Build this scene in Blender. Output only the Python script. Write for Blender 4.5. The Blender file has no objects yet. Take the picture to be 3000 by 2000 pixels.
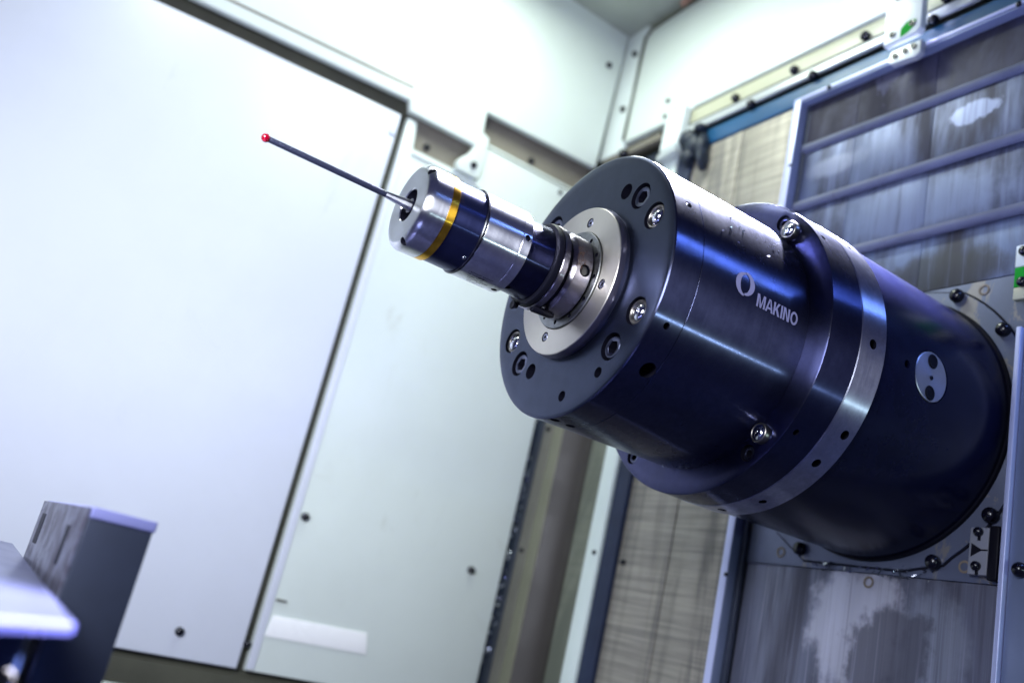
import bpy, bmesh, math, random
from mathutils import Vector, Matrix
random.seed(7)
S = 0.1                       # one drawing unit (radius of the spindle nose) in metres
sc = bpy.context.scene
R = math.radians
PI = math.pi

# ------------------------------------------------------------------ camera
cam_d = bpy.data.cameras.new('camera')
cam = bpy.data.objects.new('camera', cam_d)
sc.collection.objects.link(cam)
rows = ((0.53096288, 0.81732277, 0.22374518),
        (0.12931357, -0.33909652, 0.93182163),
        (0.83747025, -0.46582941, -0.28573858))
cp = Vector((5.2262578, -3.32334273, -2.37088999))
cam.matrix_world = Matrix.Translation(cp * S) @ Matrix(rows).transposed().to_4x4()
cam_d.sensor_width = 36.0
cam_d.lens = 2706.41 / 3000 * 36
cam_d.clip_start = 0.01
cam_d.clip_end = 50
cam_d.dof.use_dof = True
cam_d.dof.focus_distance = 6.3 * S
cam_d.dof.aperture_fstop = 4.4
sc.camera = cam

# ------------------------------------------------------------------ world, lamps, exposure
w = bpy.data.worlds.new('World')
sc.world = w
w.use_nodes = True
bgn = w.node_tree.nodes['Background']
bgn.inputs['Color'].default_value = (0.13, 0.145, 0.36, 1)
bgn.inputs['Strength'].default_value = 0.28

def lamp(name, loc, target, sx, sy, power, col, spread=180):
    d = bpy.data.lights.new(name, 'AREA')
    d.shape = 'RECTANGLE'; d.size = sx * S; d.size_y = sy * S
    d.energy = power; d.color = col; d.spread = R(spread)
    o = bpy.data.objects.new(name, d); sc.collection.objects.link(o)
    l = Vector(loc) * S; t = Vector(target) * S
    o.location = l
    zax = (l - t)
    if 'ceiling' not in name and 'door' not in name: zax.y = 0      # strip lamps lie parallel to the spindle
    zax.normalize()
    xax = (Vector((0, 1, 0)) if 'ceiling' not in name else Vector((1, 0, 0)))
    xax = (xax - zax * xax.dot(zax)).normalized(); yax = zax.cross(xax)
    o.rotation_euler = Matrix((xax, yax, zax)).transposed().to_euler()
    return o
lamp('ceiling_lamp', (-1.55, 3.22, 6.0), (0.8, 1.0, 0.8), 1.6, 0.25, 38, (0.74, 0.76, 1.0), 42)
lamp('ceiling_lamp_middle', (-2.9, 0.9, 6.45), (-3.1, 1.0, 0), 2.6, 0.8, 2.9, (0.90, 1.0, 0.90))
lamp('ceiling_lamp_front', (-3.2, -2.4, 6.3), (-4.2, -1.6, 0), 2.0, 1.0, 1.0, (0.88, 0.96, 1.0))
lamp('door_fill_softbox', (3.5, -6.5, 0.6), (-5.6, 0.2, -1.0), 3.0, 2.4, 4.5, (0.83, 0.88, 1.0), 100)  # unseen camera-side softbox added to brighten the left wall
lamp('streak_strip', (4.3, 2.6, -1.55), (0.9, 0.7, -0.4), 2.6, 0.05, 0.22, (0.68, 0.95, 1.0))  # unseen strip lamp set for the thin sleeve streak; no window there
lamp('blue_lamp', (3.3, 2.8, 2.55), (0.9, 0.7, 0.2), 2.4, 0.24, 0.5, (0.18, 0.34, 1.0))

vs = sc.view_settings
sc.display_settings.display_device = 'sRGB'
vs.view_transform = 'Standard'; vs.look = 'None'; vs.exposure = 0; vs.gamma = 1

# ------------------------------------------------------------------ materials
def new_mat(name):
    m = bpy.data.materials.new(name); m.use_nodes = True
    nt = m.node_tree
    return m, nt, nt.nodes['Principled BSDF']

def coords(nt, scale):
    tc = nt.nodes.new('ShaderNodeTexCoord'); mp = nt.nodes.new('ShaderNodeMapping')
    mp.inputs['Scale'].default_value = tuple(s / S for s in scale)
    nt.links.new(tc.outputs['Object'], mp.inputs['Vector'])
    return mp.outputs['Vector']

def noise(nt, scale, detail=4, rough=0.6, dist=0.0):
    n = nt.nodes.new('ShaderNodeTexNoise')
    n.inputs['Scale'].default_value = 1.0
    n.inputs['Detail'].default_value = detail
    n.inputs['Roughness'].default_value = rough
    n.inputs['Distortion'].default_value = dist
    nt.links.new(coords(nt, scale), n.inputs['Vector'])
    return n.outputs['Fac']

def ramp(nt, src, a, b, lo=0.0, hi=1.0):
    r = nt.nodes.new('ShaderNodeMapRange')
    r.inputs['From Min'].default_value = a; r.inputs['From Max'].default_value = b
    r.inputs['To Min'].default_value = lo; r.inputs['To Max'].default_value = hi
    r.interpolation_type = 'SMOOTHSTEP'
    nt.links.new(src, r.inputs['Value'])
    return r.outputs['Result']

def mix(nt, fac, a, b):
    x = nt.nodes.new('ShaderNodeMix'); x.data_type = 'RGBA'
    nt.links.new(fac, x.inputs['Factor'])
    for k, v in ((6, a), (7, b)):
        if isinstance(v, tuple): x.inputs[k].default_value = (*v, 1)
        else: nt.links.new(v, x.inputs[k])
    return x.outputs[2]

def bump(nt, p, src, strength, dist):
    b = nt.nodes.new('ShaderNodeBump')
    b.inputs['Strength'].default_value = strength
    b.inputs['Distance'].default_value = dist * S
    nt.links.new(src, b.inputs['Height'])
    nt.links.new(b.outputs['Normal'], p.inputs['Normal'])

def turned(name, col, rough, aniso=0.0, metallic=1.0, groove=0.02, var=0.25, spec=None, stain=None, coat=0):
    """a lathe-turned part: fine circular grooves about the Y axis"""
    m, nt, p = new_mat(name)
    p.inputs['Metallic'].default_value = metallic
    n1 = noise(nt, (6, 6, 6), 5, 0.65)
    c2 = tuple(c * (1 - var) for c in col)
    c = mix(nt, ramp(nt, n1, 0.35, 0.7), col, c2)
    if stain:
        n3 = noise(nt, (9, 4, 9), 6, 0.7, 0.6)
        c = mix(nt, ramp(nt, n3, 0.55, 0.68), c, stain)
    nt.links.new(c, p.inputs['Base Color'])
    n2 = noise(nt, (3, 60, 3), 4, 0.6)
    nt.links.new(ramp(nt, n2, 0.3, 0.7, rough * 0.95, rough * 1.06), p.inputs['Roughness'])
    if groove: bump(nt, p, n2, groove, 0.02)
    if spec is not None: p.inputs['Specular IOR Level'].default_value = spec
    if coat:
        p.inputs['Coat Weight'].default_value = coat; p.inputs['Coat Roughness'].default_value = 0.22
    if aniso:
        p.inputs['Anisotropic'].default_value = aniso
        p.inputs['Anisotropic Rotation'].default_value = 0.25
        t = nt.nodes.new('ShaderNodeTangent'); t.direction_type = 'RADIAL'; t.axis = 'Y'
        nt.links.new(t.outputs['Tangent'], p.inputs['Tangent'])
        if aniso >= 0.99:
            # a turned surface has a tight and a broad lobe: polished ridges over coarser tool marks
            q = nt.nodes.new('ShaderNodeBsdfPrincipled')
            q.inputs['Metallic'].default_value = metallic
            nt.links.new(c, q.inputs['Base Color']); nt.links.new(t.outputs['Tangent'], q.inputs['Tangent'])
            q.inputs['Anisotropic'].default_value = 1.0; q.inputs['Anisotropic Rotation'].default_value = 0.25
            nt.links.new(ramp(nt, n2, 0.3, 0.7, 0.17, 0.22), q.inputs['Roughness'])
            if spec is not None: q.inputs['Specular IOR Level'].default_value = spec
            ms = nt.nodes.new('ShaderNodeMixShader')
            nt.links.new(ramp(nt, n1, 0.3, 0.75, 0.30, 0.62), ms.inputs['Fac'])
            nt.links.new(q.outputs['BSDF'], ms.inputs[1]); nt.links.new(p.outputs['BSDF'], ms.inputs[2])
            nt.links.new(ms.outputs['Shader'], nt.nodes['Material Output'].inputs['Surface'])
    return m

def paint(name, col, rough=0.35, var=0.06, dirt=None, dirt_at=(0.6, 0.75), metallic=0, bmp=0.05, nscale=1.2, dscale=None):
    m, nt, p = new_mat(name)
    n1 = noise(nt, (nscale,) * 3, 5, 0.6)
    c = mix(nt, ramp(nt, n1, 0.3, 0.7), col, tuple(x * (1 - var) for x in col))
    if dirt:
        n3 = noise(nt, dscale or (2.2, 2.2, 1.1), 7, 0.7, 0.8)
        c = mix(nt, ramp(nt, n3, *dirt_at), c, dirt)
    nt.links.new(c, p.inputs['Base Color'])
    nf = noise(nt, (60, 60, 60), 2, 0.5)
    p.inputs['Metallic'].default_value = metallic
    nt.links.new(ramp(nt, n1, 0.3, 0.7, rough * 0.9, rough * 1.15), p.inputs['Roughness'])
    if bmp: bump(nt, p, nf, bmp, 0.01)
    return m

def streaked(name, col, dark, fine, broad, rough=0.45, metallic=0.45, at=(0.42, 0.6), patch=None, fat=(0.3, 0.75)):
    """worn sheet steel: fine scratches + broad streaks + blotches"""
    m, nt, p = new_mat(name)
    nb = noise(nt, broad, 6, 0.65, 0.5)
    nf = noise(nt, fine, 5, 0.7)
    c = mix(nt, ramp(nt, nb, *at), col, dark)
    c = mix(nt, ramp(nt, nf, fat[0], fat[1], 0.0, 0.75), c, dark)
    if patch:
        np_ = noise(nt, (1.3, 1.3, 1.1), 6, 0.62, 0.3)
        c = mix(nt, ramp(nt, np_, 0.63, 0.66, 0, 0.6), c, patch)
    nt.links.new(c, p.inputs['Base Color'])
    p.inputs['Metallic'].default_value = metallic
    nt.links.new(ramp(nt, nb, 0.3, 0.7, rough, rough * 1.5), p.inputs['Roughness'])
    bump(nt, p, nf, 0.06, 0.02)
    return m

def blotch(nt, cx, cz, rx, rz, amp=0.35, nsc=2.5):
    # signed size of an irregular stain: <1 inside
    tc = nt.nodes.new('ShaderNodeTexCoord'); sx = nt.nodes.new('ShaderNodeSeparateXYZ')
    nt.links.new(tc.outputs['Object'], sx.inputs[0])
    def m_(op, a, b):
        n = nt.nodes.new('ShaderNodeMath'); n.operation = op
        for i, v in enumerate((a, b)):
            if v is None: continue
            if isinstance(v, (int, float)): n.inputs[i].default_value = v
            else: nt.links.new(v, n.inputs[i])
        return n.outputs[0]
    u = m_('DIVIDE', m_('SUBTRACT', sx.outputs['X'], cx * S), rx * S)
    v = m_('DIVIDE', m_('SUBTRACT', sx.outputs['Z'], cz * S), rz * S)
    d = m_('SQRT', m_('ADD', m_('MULTIPLY', u, u), m_('MULTIPLY', v, v)), None)
    nn = noise(nt, (nsc, nsc, nsc * 0.8), 6, 0.65)
    return m_('ADD', d, m_('MULTIPLY', m_('SUBTRACT', nn, 0.5), amp * 4))

def stained_sheet(name, light, base, dark, stains, fine=(30, 30, 0.3), mid=(6, 6, 0.4), rough=0.4, metallic=0.5):
    m, nt, p = new_mat(name)
    nm = noise(nt, mid, 5, 0.6, 0.2); nf = noise(nt, fine, 4, 0.75)
    c = mix(nt, ramp(nt, nm, 0.38, 0.66), base, dark)
    for (cx, cz, rx, rz, colr, edge, amp) in stains:
        mk = blotch(nt, cx, cz, rx, rz, amp)
        c = mix(nt, ramp(nt, mk, 1.0 - edge, 1.0 + edge, 0.85, 0.0), c, colr)
    c = mix(nt, ramp(nt, nf, 0.50, 0.74, 0.0, 0.55), c, dark)
    c = mix(nt, ramp(nt, nf, 0.46, 0.28, 0.0, 0.5), c, light)
    nt.links.new(c, p.inputs['Base Color'])
    p.inputs['Metallic'].default_value = metallic
    nt.links.new(ramp(nt, nm, 0.3, 0.7, rough, rough * 1.4), p.inputs['Roughness'])
    bump(nt, p, nf, 0.05, 0.02)
    return m

M = {}
M['flange'] = turned('flange_blue_grey', (0.050, 0.062, 0.100), 0.34, 0.0, groove=0.0, var=0.12)
M['sleeve'] = turned('sleeve_dark_steel', (0.072, 0.08, 0.158), 0.47, 1.0, groove=0.0, var=0.14, coat=0.6)
M['rear'] = turned('rear_dark_steel', (0.045, 0.05, 0.115), 0.46, 1.0, groove=0.0, var=0.12, coat=0.4)
M['band'] = turned('bright_band', (0.50, 0.51, 0.62), 0.40, 1.0, groove=0.0, var=0.10)
M['housing'] = turned('housing_black_paint', (0.005, 0.006, 0.028), 0.22, 0.0, metallic=0.0, groove=0.0, var=0.3, spec=0.22)
M['disc'] = turned('disc_steel', (0.64, 0.60, 0.52), 0.42, 0.7, groove=0.0, var=0.05)
M['rim'] = turned('rim_steel', (0.36, 0.34, 0.42), 0.30, 0.5, groove=0.0, var=0.1)
M['nose'] = turned('nose_ring_steel', (0.30, 0.31, 0.30), 0.35, 0.0, groove=0.02, var=0.4, stain=(0.10, 0.10, 0.09))
M['holder'] = turned('holder_steel', (0.46, 0.43, 0.48), 0.30, 1.0, groove=0.0, var=0.35, stain=(0.20, 0.15, 0.14))
M['probe'] = turned('probe_steel', (0.86, 0.86, 0.90), 0.33, 1.0, groove=0.0, var=0.04)
M['cap'] = turned('cap_steel', (0.82, 0.82, 0.84), 0.31, 1.0, groove=0.0, var=0.04)
M['cap_face'] = turned('cap_face_steel', (0.50, 0.52, 0.51), 0.38, 0.5, groove=0.0, var=0.05)
M['gold'] = turned('gold_ring', (1.0, 0.56, 0.05), 0.36, 1.0, groove=0.0, var=0.03)
M['window'] = turned('probe_window', (0.035, 0.042, 0.12), 0.35, 1.0, metallic=0.85, groove=0.0, var=0.06)
M['adapter'] = turned('adapter_dark', (0.04, 0.042, 0.10), 0.35, 1.0, groove=0.0, var=0.1, coat=0.5)
M['black'] = paint('black_rubber', (0.004, 0.004, 0.010), 0.2, bmp=0.02)
M['black_matte'] = paint('black_matte', (0.006, 0.006, 0.012), 0.45, bmp=0.02)
M['hole'] = paint('hole_dark', (0.006, 0.006, 0.012), 0.5, bmp=0)
M['screw'] = turned('screw_steel', (0.11, 0.12, 0.18), 0.28, groove=0.02, var=0.3)
M['screw_light'] = turned('small_screw_steel', (0.27, 0.28, 0.36), 0.35, groove=0.0)
M['chrome'] = turned('polished_steel', (0.75, 0.76, 0.8), 0.09, groove=0.05, var=0.1)
M['brass'] = turned('seal_brass', (0.28, 0.26, 0.23), 0.3, groove=0)
M['inspection'] = turned('inspection_plate_steel', (0.62, 0.61, 0.68), 0.42, 0.35, groove=0.0, var=0.1)
M['print'] = paint('white_print', (0.42, 0.38, 0.55), 0.5, bmp=0.0)
M['etch'] = paint('etched_marks', (0.03, 0.025, 0.04), 0.6, bmp=0.0)
M['carbon'] = paint('carbon_fibre', (0.035, 0.04, 0.075), 0.38, metallic=0.4, bmp=0.5, nscale=40)
m, nt, p = new_mat('ruby')
p.inputs['Base Color'].default_value = (0.85, 0.0, 0.09, 1)
p.inputs['Roughness'].default_value = 0.04
p.inputs['Transmission Weight'].default_value = 0.55
p.inputs['IOR'].default_value = 1.76
nr = noise(nt, (5, 5, 5), 2)
nt.links.new(mix(nt, nr, (0.62, 0.0, 0.035), (0.5, 0.0, 0.02)), p.inputs['Base Color'])
M['ruby'] = m
M['white'] = paint('enclosure_white', (0.67, 0.73, 0.68), 0.32, var=0.06, bmp=0.02, nscale=0.6, dirt=(0.58, 0.62, 0.56), dirt_at=(0.58, 0.72), dscale=(1.2, 1.2, 0.5))
M['door'] = paint('door_white', (0.66, 0.69, 0.77), 0.33, var=0.06, bmp=0.02, nscale=0.5, dirt=(0.58, 0.61, 0.68), dirt_at=(0.58, 0.72), dscale=(1.0, 1.0, 0.5))
M['pure_white'] = paint('plate_white', (0.97, 0.97, 0.97), 0.25, bmp=0)
M['olive'] = paint('olive_backing', (0.075, 0.075, 0.052), 0.6, var=0.3, dirt=(0.05, 0.055, 0.03))
M['recess'] = paint('beige_recess', (0.20, 0.18, 0.14), 0.5, var=0.2)
M['ceiling'] = paint('ceiling_paint', (0.40, 0.43, 0.36), 0.6, var=0.2, dirt=(0.30, 0.27, 0.22))
M['gasket'] = paint('navy_gasket', (0.006, 0.014, 0.030), 0.55, var=0.4, bmp=0.2)
M['navy'] = paint('navy_strip', (0.006, 0.015, 0.05), 0.6, var=0.3)
M['blue'] = paint('blue_beam', (0.012, 0.085, 0.20), 0.4, var=0.2)
M['rail'] = paint('cream_rail', (0.50, 0.50, 0.36), 0.4, var=0.1)
M['railw'] = paint('pale_rail', (0.55, 0.58, 0.58), 0.3, var=0.1, metallic=0.3)
M['bracket'] = paint('bracket_white', (0.70, 0.76, 0.74), 0.35)
M['green'] = paint('green_mark', (0.0, 0.30, 0.015), 0.95)
M['frame'] = paint('frame_blue_grey', (0.20, 0.24, 0.37), 0.38, var=0.12, metallic=0.3)
M['framel'] = paint('frame_edge', (0.50, 0.54, 0.80), 0.35, var=0.08, metallic=0.2)
M['rib'] = paint('rib_paint', (0.11, 0.125, 0.19), 0.62, var=0.25, dirt=(0.06, 0.06, 0.08))
M['sheet_up'] = stained_sheet('upper_stained_sheet', (0.15, 0.175, 0.30), (0.085, 0.105, 0.19), (0.022, 0.023, 0.045),
    [(0.68, 3.0, 0.24, 0.11, (0.25, 0.29, 0.45), 0.14, 0.6), (-0.95, 2.95, 0.35, 0.12, (0.17, 0.19, 0.28), 0.3, 0.3), (0.1, 2.15, 0.9, 0.3, (0.14, 0.17, 0.27), 0.4, 0.4)],
    fine=(13, 13, 0.5), mid=(3.6, 3.6, 0.6))
M['sheet_top'] = streaked('dark_top_sheet', (0.026, 0.026, 0.062), (0.011, 0.010, 0.024), (7, 7, 0.5), (1.6, 1.6, 0.7), rough=0.55, metallic=0.1, patch=(0.07, 0.07, 0.13))  # top leaf darker than the sheets below it
M['sheet_cl'] = stained_sheet('clean_sheet', (0.17, 0.21, 0.33), (0.125, 0.16, 0.26), (0.04, 0.04, 0.05),
    [(0.35, 1.38, 0.65, 0.22, (0.05, 0.052, 0.055), 0.25, 0.4)], fine=(13, 13, 0.5), mid=(3, 3, 0.7))
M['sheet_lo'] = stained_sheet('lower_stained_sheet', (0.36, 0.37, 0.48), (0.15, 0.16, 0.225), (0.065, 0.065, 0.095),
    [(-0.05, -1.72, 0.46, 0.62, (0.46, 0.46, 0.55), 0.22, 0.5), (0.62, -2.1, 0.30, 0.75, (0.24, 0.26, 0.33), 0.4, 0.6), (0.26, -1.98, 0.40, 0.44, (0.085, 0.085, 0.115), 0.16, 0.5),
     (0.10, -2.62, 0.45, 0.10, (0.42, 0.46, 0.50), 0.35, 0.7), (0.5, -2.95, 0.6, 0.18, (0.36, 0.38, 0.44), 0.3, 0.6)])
M['sheet_ce'] = paint('centre_sheet', (0.125, 0.145, 0.22), 0.42, var=0.2, metallic=0.5, dirt=(0.20, 0.19, 0.19), dirt_at=(0.56, 0.6))
M['beige'] = streaked('beige_brushed_sheet', (0.39, 0.36, 0.30), (0.125, 0.12, 0.115), (0.7, 0.7, 26), (3.6, 3.6, 0.25), metallic=0.45, rough=0.45, at=(0.45, 0.7))
M['green_grey'] = streaked('green_grey_brushed', (0.19, 0.20, 0.15), (0.12, 0.13, 0.10), (0.4, 0.4, 14), (2, 2, 0.4), metallic=0.4, rough=0.5)
M['beige_plain'] = paint('beige_channel', (0.13, 0.125, 0.10), 0.5, var=0.2)
M['brown'] = paint('brown_column', (0.032, 0.026, 0.021), 0.5, var=0.25)
M['lead'] = paint('column_light', (0.15, 0.15, 0.10), 0.5, var=0.1)
M['strip_white'] = paint('strip_white', (0.62, 0.70, 0.66), 0.35)
M['block'] = streaked('fixture_steel', (0.20, 0.215, 0.29), (0.085, 0.08, 0.11), (16, 16, 4), (6, 6, 6), metallic=0.6, rough=0.32)
M['blockd'] = paint('fixture_dark', (0.05, 0.06, 0.09), 0.38, var=0.3, metallic=0.4)
M['lilac'] = paint('ground_edge', (0.26, 0.27, 0.52), 0.35, metallic=0.2)
M['slab_edge'] = paint('slab_edge_blue', (0.12, 0.125, 0.42), 0.5, metallic=0.0)
M['slab'] = paint('ground_slab', (0.16, 0.17, 0.32), 0.30, metallic=0.95, var=0.1)
M['bluep'] = paint('blue_clamp', (0.04, 0.07, 0.20), 0.4, var=0.3)
M['swarf'] = turned('swarf', (0.5, 0.52, 0.62), 0.2, groove=0)
M['ringstain'] = paint('rust_ring', (0.20, 0.16, 0.12), 0.6)

for k_ in ('hole', 'black_matte'): M[k_].node_tree.nodes['Principled BSDF'].inputs['Specular IOR Level'].default_value = 0.12
M['arrow_plate'] = paint('arrow_plate_grey', (0.24, 0.25, 0.30), 0.5)

# ------------------------------------------------------------------ builders
def link(me_or_name, me, mat, root=None, label=None, smooth=True, ang=32, kind=None):
    name = me_or_name
    if isinstance(me, bmesh.types.BMesh):
        bm = me
        bmesh.ops.recalc_face_normals(bm, faces=bm.faces)
        if smooth:
            for f in bm.faces: f.smooth = True
            for e in bm.edges:
                if len(e.link_faces) == 2 and e.calc_face_angle(0) > R(ang): e.smooth = False
        md = bpy.data.meshes.new(name); bm.to_mesh(md); bm.free()
    else:
        md = me
    if mat is not None and len(md.materials) == 0: md.materials.append(M[mat] if isinstance(mat, str) else mat)
    o = bpy.data.objects.new(name, md); sc.collection.objects.link(o)
    if root is not None: parent(o, root)
    if label: o['label'] = label
    if kind: o['kind'] = kind
    return o

def wloc(o):
    v = Vector(o.location)
    while o.parent: o = o.parent; v += Vector(o.location)
    return v

def parent(o, root):
    o.parent = root
    o.location = Vector(o.location) - wloc(root)

def empty(name, loc, label, cat, group=None):
    o = bpy.data.objects.new(name, None); sc.collection.objects.link(o)
    o.location = Vector(loc) * S; o.empty_display_size = 0.02
    o['label'] = label; o['category'] = cat
    if group: o['group'] = group
    return o

def tag(o, label, cat, group=None, kind=None):
    o['label'] = label; o['category'] = cat
    if group: o['group'] = group
    if kind: o['kind'] = kind
    return o

def struct(name, bm, mat, **k):
    o = link(name, bm, mat, **k); o['kind'] = 'structure'; return o

def lathe(prof, seg=160, closed=False, bm=None, sub=0.0):
    """prof: list of (y, r), revolved about Y"""
    bm = bm or bmesh.new()
    P = []
    for i, (y, r) in enumerate(prof):
        P.append((y, r))
        if sub and i + 1 < len(prof):
            y2, r2 = prof[i + 1]; L = math.hypot(y2 - y, r2 - r); n = int(L / sub)
            for k in range(1, n): P.append((y + (y2 - y) * k / n, r + (r2 - r) * k / n))
    ringv = []
    for (y, r) in P:
        if r < 1e-6: ringv.append([bm.verts.new((0, y * S, 0))])
        else: ringv.append([bm.verts.new((r * S * math.cos(2 * PI * k / seg), y * S, r * S * math.sin(2 * PI * k / seg))) for k in range(seg)])
    n = len(ringv)
    for i in range(n if closed else n - 1):
        a, b = ringv[i], ringv[(i + 1) % n]
        for k in range(seg):
            k2 = (k + 1) % seg
            if len(a) == 1 and len(b) == 1: continue
            if len(a) == 1: bm.faces.new((a[0], b[k2], b[k]))
            elif len(b) == 1: bm.faces.new((a[k], a[k2], b[0]))
            else: bm.faces.new((a[k], a[k2], b[k2], b[k]))
    return bm

def box(x0, x1, y0, y1, z0, z1, bev=0.0, bm=None):
    bm = bm or bmesh.new()
    tmp = bmesh.new()
    r = bmesh.ops.create_cube(tmp, size=1)
    for v in tmp.verts:
        v.co = Vector(((x0 + x1) / 2 + v.co.x * (x1 - x0), (y0 + y1) / 2 + v.co.y * (y1 - y0), (z0 + z1) / 2 + v.co.z * (z1 - z0))) * S
    if bev: bmesh.ops.bevel(tmp, geom=tmp.edges[:], offset=bev * S, segments=3, affect='EDGES', profile=0.5)
    md = bpy.data.meshes.new('t'); tmp.to_mesh(md); tmp.free(); bm.from_mesh(md); bpy.data.meshes.remove(md)
    return bm

def prism(pts, plane, a, b, bev=0.0, bm=None):
    """polygon extruded; plane 'x': pts=(y,z), from x=a (front) to x=b (back); plane 'y': pts=(x,z)"""
    bm = bm or bmesh.new(); tmp = bmesh.new()
    f = (lambda p, d: Vector((d, p[0], p[1])) * S) if plane == 'x' else (lambda p, d: Vector((p[0], d, p[1])) * S)
    A = [tmp.verts.new(f(p, a)) for p in pts]; B = [tmp.verts.new(f(p, b)) for p in pts]
    n = len(pts)
    fr = tmp.faces.new(A); tmp.faces.new(B[::-1])
    for i in range(n): tmp.faces.new((A[i], B[i], B[(i + 1) % n], A[(i + 1) % n]))
    bmesh.ops.recalc_face_normals(tmp, faces=tmp.faces)
    if bev: bmesh.ops.bevel(tmp, geom=list(fr.edges), offset=bev * S, segments=3, affect='EDGES', profile=0.5)
    md = bpy.data.meshes.new('t'); tmp.to_mesh(md); tmp.free(); bm.from_mesh(md); bpy.data.meshes.remove(md)
    return bm

def axis_mat(pos, d):
    """local -Y axis (head side) points along d"""
    q = Vector(d).normalized().to_track_quat('-Y', 'Z')
    return Matrix.Translation(Vector(pos) * S) @ q.to_matrix().to_4x4()

def cyl_cutter(bm, pos, d, r, depth, out=0.05, seg=28):
    m = axis_mat(pos, d)
    t = lathe([(-out, 0), (-out, r), (depth, r), (depth, 0)], seg)
    bmesh.ops.transform(t, matrix=m, verts=t.verts)
    bmesh.ops.recalc_face_normals(t, faces=t.faces)
    md = bpy.data.meshes.new('t'); t.to_mesh(md); t.free(); bm.from_mesh(md); bpy.data.meshes.remove(md)

def carve(o, cutbm, mat='hole'):
    """cut holes out of a finished mesh object; the hole walls take their own material"""
    md = bpy.data.meshes.new('cut'); cutbm.to_mesh(md); cutbm.free()
    o.data.materials.append(M[mat])
    for mm in o.data.materials: md.materials.append(mm)
    for pl in md.polygons: pl.material_index = len(o.data.materials) - 1
    c = bpy.data.objects.new('cut', md); sc.collection.objects.link(c)
    mo = o.modifiers.new('b', 'BOOLEAN'); mo.operation = 'DIFFERENCE'; mo.solver = 'EXACT'; mo.object = c
    try: mo.material_mode = 'INDEX'
    except Exception: pass
    c.matrix_world = Matrix.Translation(wloc(o)) if False else Matrix.Identity(4)
    bpy.context.view_layer.update()
    dg = bpy.context.evaluated_depsgraph_get()
    nm = bpy.data.meshes.new_from_object(o.evaluated_get(dg), depsgraph=dg)
    o.modifiers.clear()
    bm = bmesh.new(); bm.from_mesh(nm)
    for f in bm.faces: f.smooth = True
    for e in bm.edges:
        e.smooth = not (len(e.link_faces) == 2 and e.calc_face_angle(0) > R(32))
    bm.to_mesh(nm); bm.free()
    old = o.data; nm.name = old.name; o.data = nm
    bpy.data.objects.remove(c); bpy.data.meshes.remove(md); bpy.data.meshes.remove(old)

def socket_mesh(name, r, h, rh, depth, mat, cham=0.12):
    """socket-head screw: head faces -Y, top at y=-h"""
    bm = bmesh.new(); seg = 36
    def ring(rr, y, hexa=False):
        vs_ = []
        for k in range(seg):
            a = 2 * PI * k / seg; q = rr
            if hexa:
                b = (a % (PI / 3)) - PI / 6; q = rr * math.cos(PI / 6) / math.cos(b)
            vs_.append(bm.verts.new((q * S * math.cos(a), y * S, q * S * math.sin(a))))
        return vs_
    rs = [ring(r, 0.0), ring(r, -h + r * cham), ring(r * (1 - cham), -h), ring(rh * 1.12, -h), ring(rh, -h + rh * 0.08, True), ring(rh, -h + depth, True)]
    for a, b in zip(rs, rs[1:]):
        for k in range(seg): bm.faces.new((a[k], a[(k + 1) % seg], b[(k + 1) % seg], b[k]))
    bm.faces.new(rs[-1])
    bmesh.ops.recalc_face_normals(bm, faces=bm.faces)
    for f in bm.faces: f.smooth = True
    for e in bm.edges:
        if len(e.link_faces) == 2 and e.calc_face_angle(0) > R(28): e.smooth = False
    for f in bm.faces:
        if f.calc_center_median().y > (-h + depth * 0.45) * S and f.calc_center_median().xz.length < rh * 1.02 * S: f.material_index = 1
    md = bpy.data.meshes.new(name); bm.to_mesh(md); bm.free()
    md.materials.append(M[mat]); md.materials.append(M['hole'])
    return md

def dome_mesh(name, r, h, mat, seg=28, base=0.0):
    prof = [(0, r)] + ([(-base, r)] if base else []) + [(-base - h * math.sin(t * PI / 2 / 6), r * math.cos(t * PI / 2 / 6)) for t in range(1, 6)] + [(-base - h, 0)]
    bm = lathe(prof, seg)
    bmesh.ops.recalc_face_normals(bm, faces=bm.faces)
    for f in bm.faces: f.smooth = True
    md = bpy.data.meshes.new(name); bm.to_mesh(md); bm.free(); md.materials.append(M[mat])
    return md

def place(name, md, pos, d, root, roll=0.0, label=None, scale=1.0):
    o = bpy.data.objects.new(name, md); sc.collection.objects.link(o)
    m = axis_mat(pos, d) @ Matrix.Rotation(roll, 4, 'Y')
    o.rotation_euler = m.to_euler(); o.location = m.translation; o.scale = (scale,) * 3
    if root is not None: parent(o, root)
    if label: o['label'] = label
    return o

# ================================================================== the enclosure (setting)
WX = -5.6      # side wall plane
BY = 3.45      # back plane
def slope(y, z0): return z0 + (0.055 * (y - 0.24) if y < 0.24 else 0.0)

struct('side_wall', box(WX - 0.35, WX - 0.125, -14, 3.9, -7, 7.6), 'olive')
struct('ceiling', box(-6.2, 2.6, -5.0, 4.2, 6.78, 6.95), 'ceiling')
struct('back_wall', box(-6.2, 2.6, 3.95, 4.1, -7, 7.2), 'olive')

# sliding door panel (left)
yl = -14.0
door = empty('sliding_door', (WX, -2, -3.53), 'large white sliding door panel left of the narrow vertical gap', 'door')
door_pts = [(yl, -3.62), (0.235, -3.525), (0.235, 3.40), (0.225, 3.70), (-2.0, slope(-2.0, 3.73)), (yl, 2.95)]
link('door_panel', prism(door_pts, 'x', WX, WX - 0.10, 0.02), 'door', door)
knob_md = dome_mesh('button_head', 0.05, 0.045, 'black', base=0.02)
place('bolt', knob_md, (WX, -0.51, -3.25), (1, 0, 0), door)
link('latch_plate', prism([(0.12, 3.36), (0.22, 3.36), (0.22, 3.58), (0.12, 3.56)], 'x', WX + 0.02, WX, 0.01), 'door', door)
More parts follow.
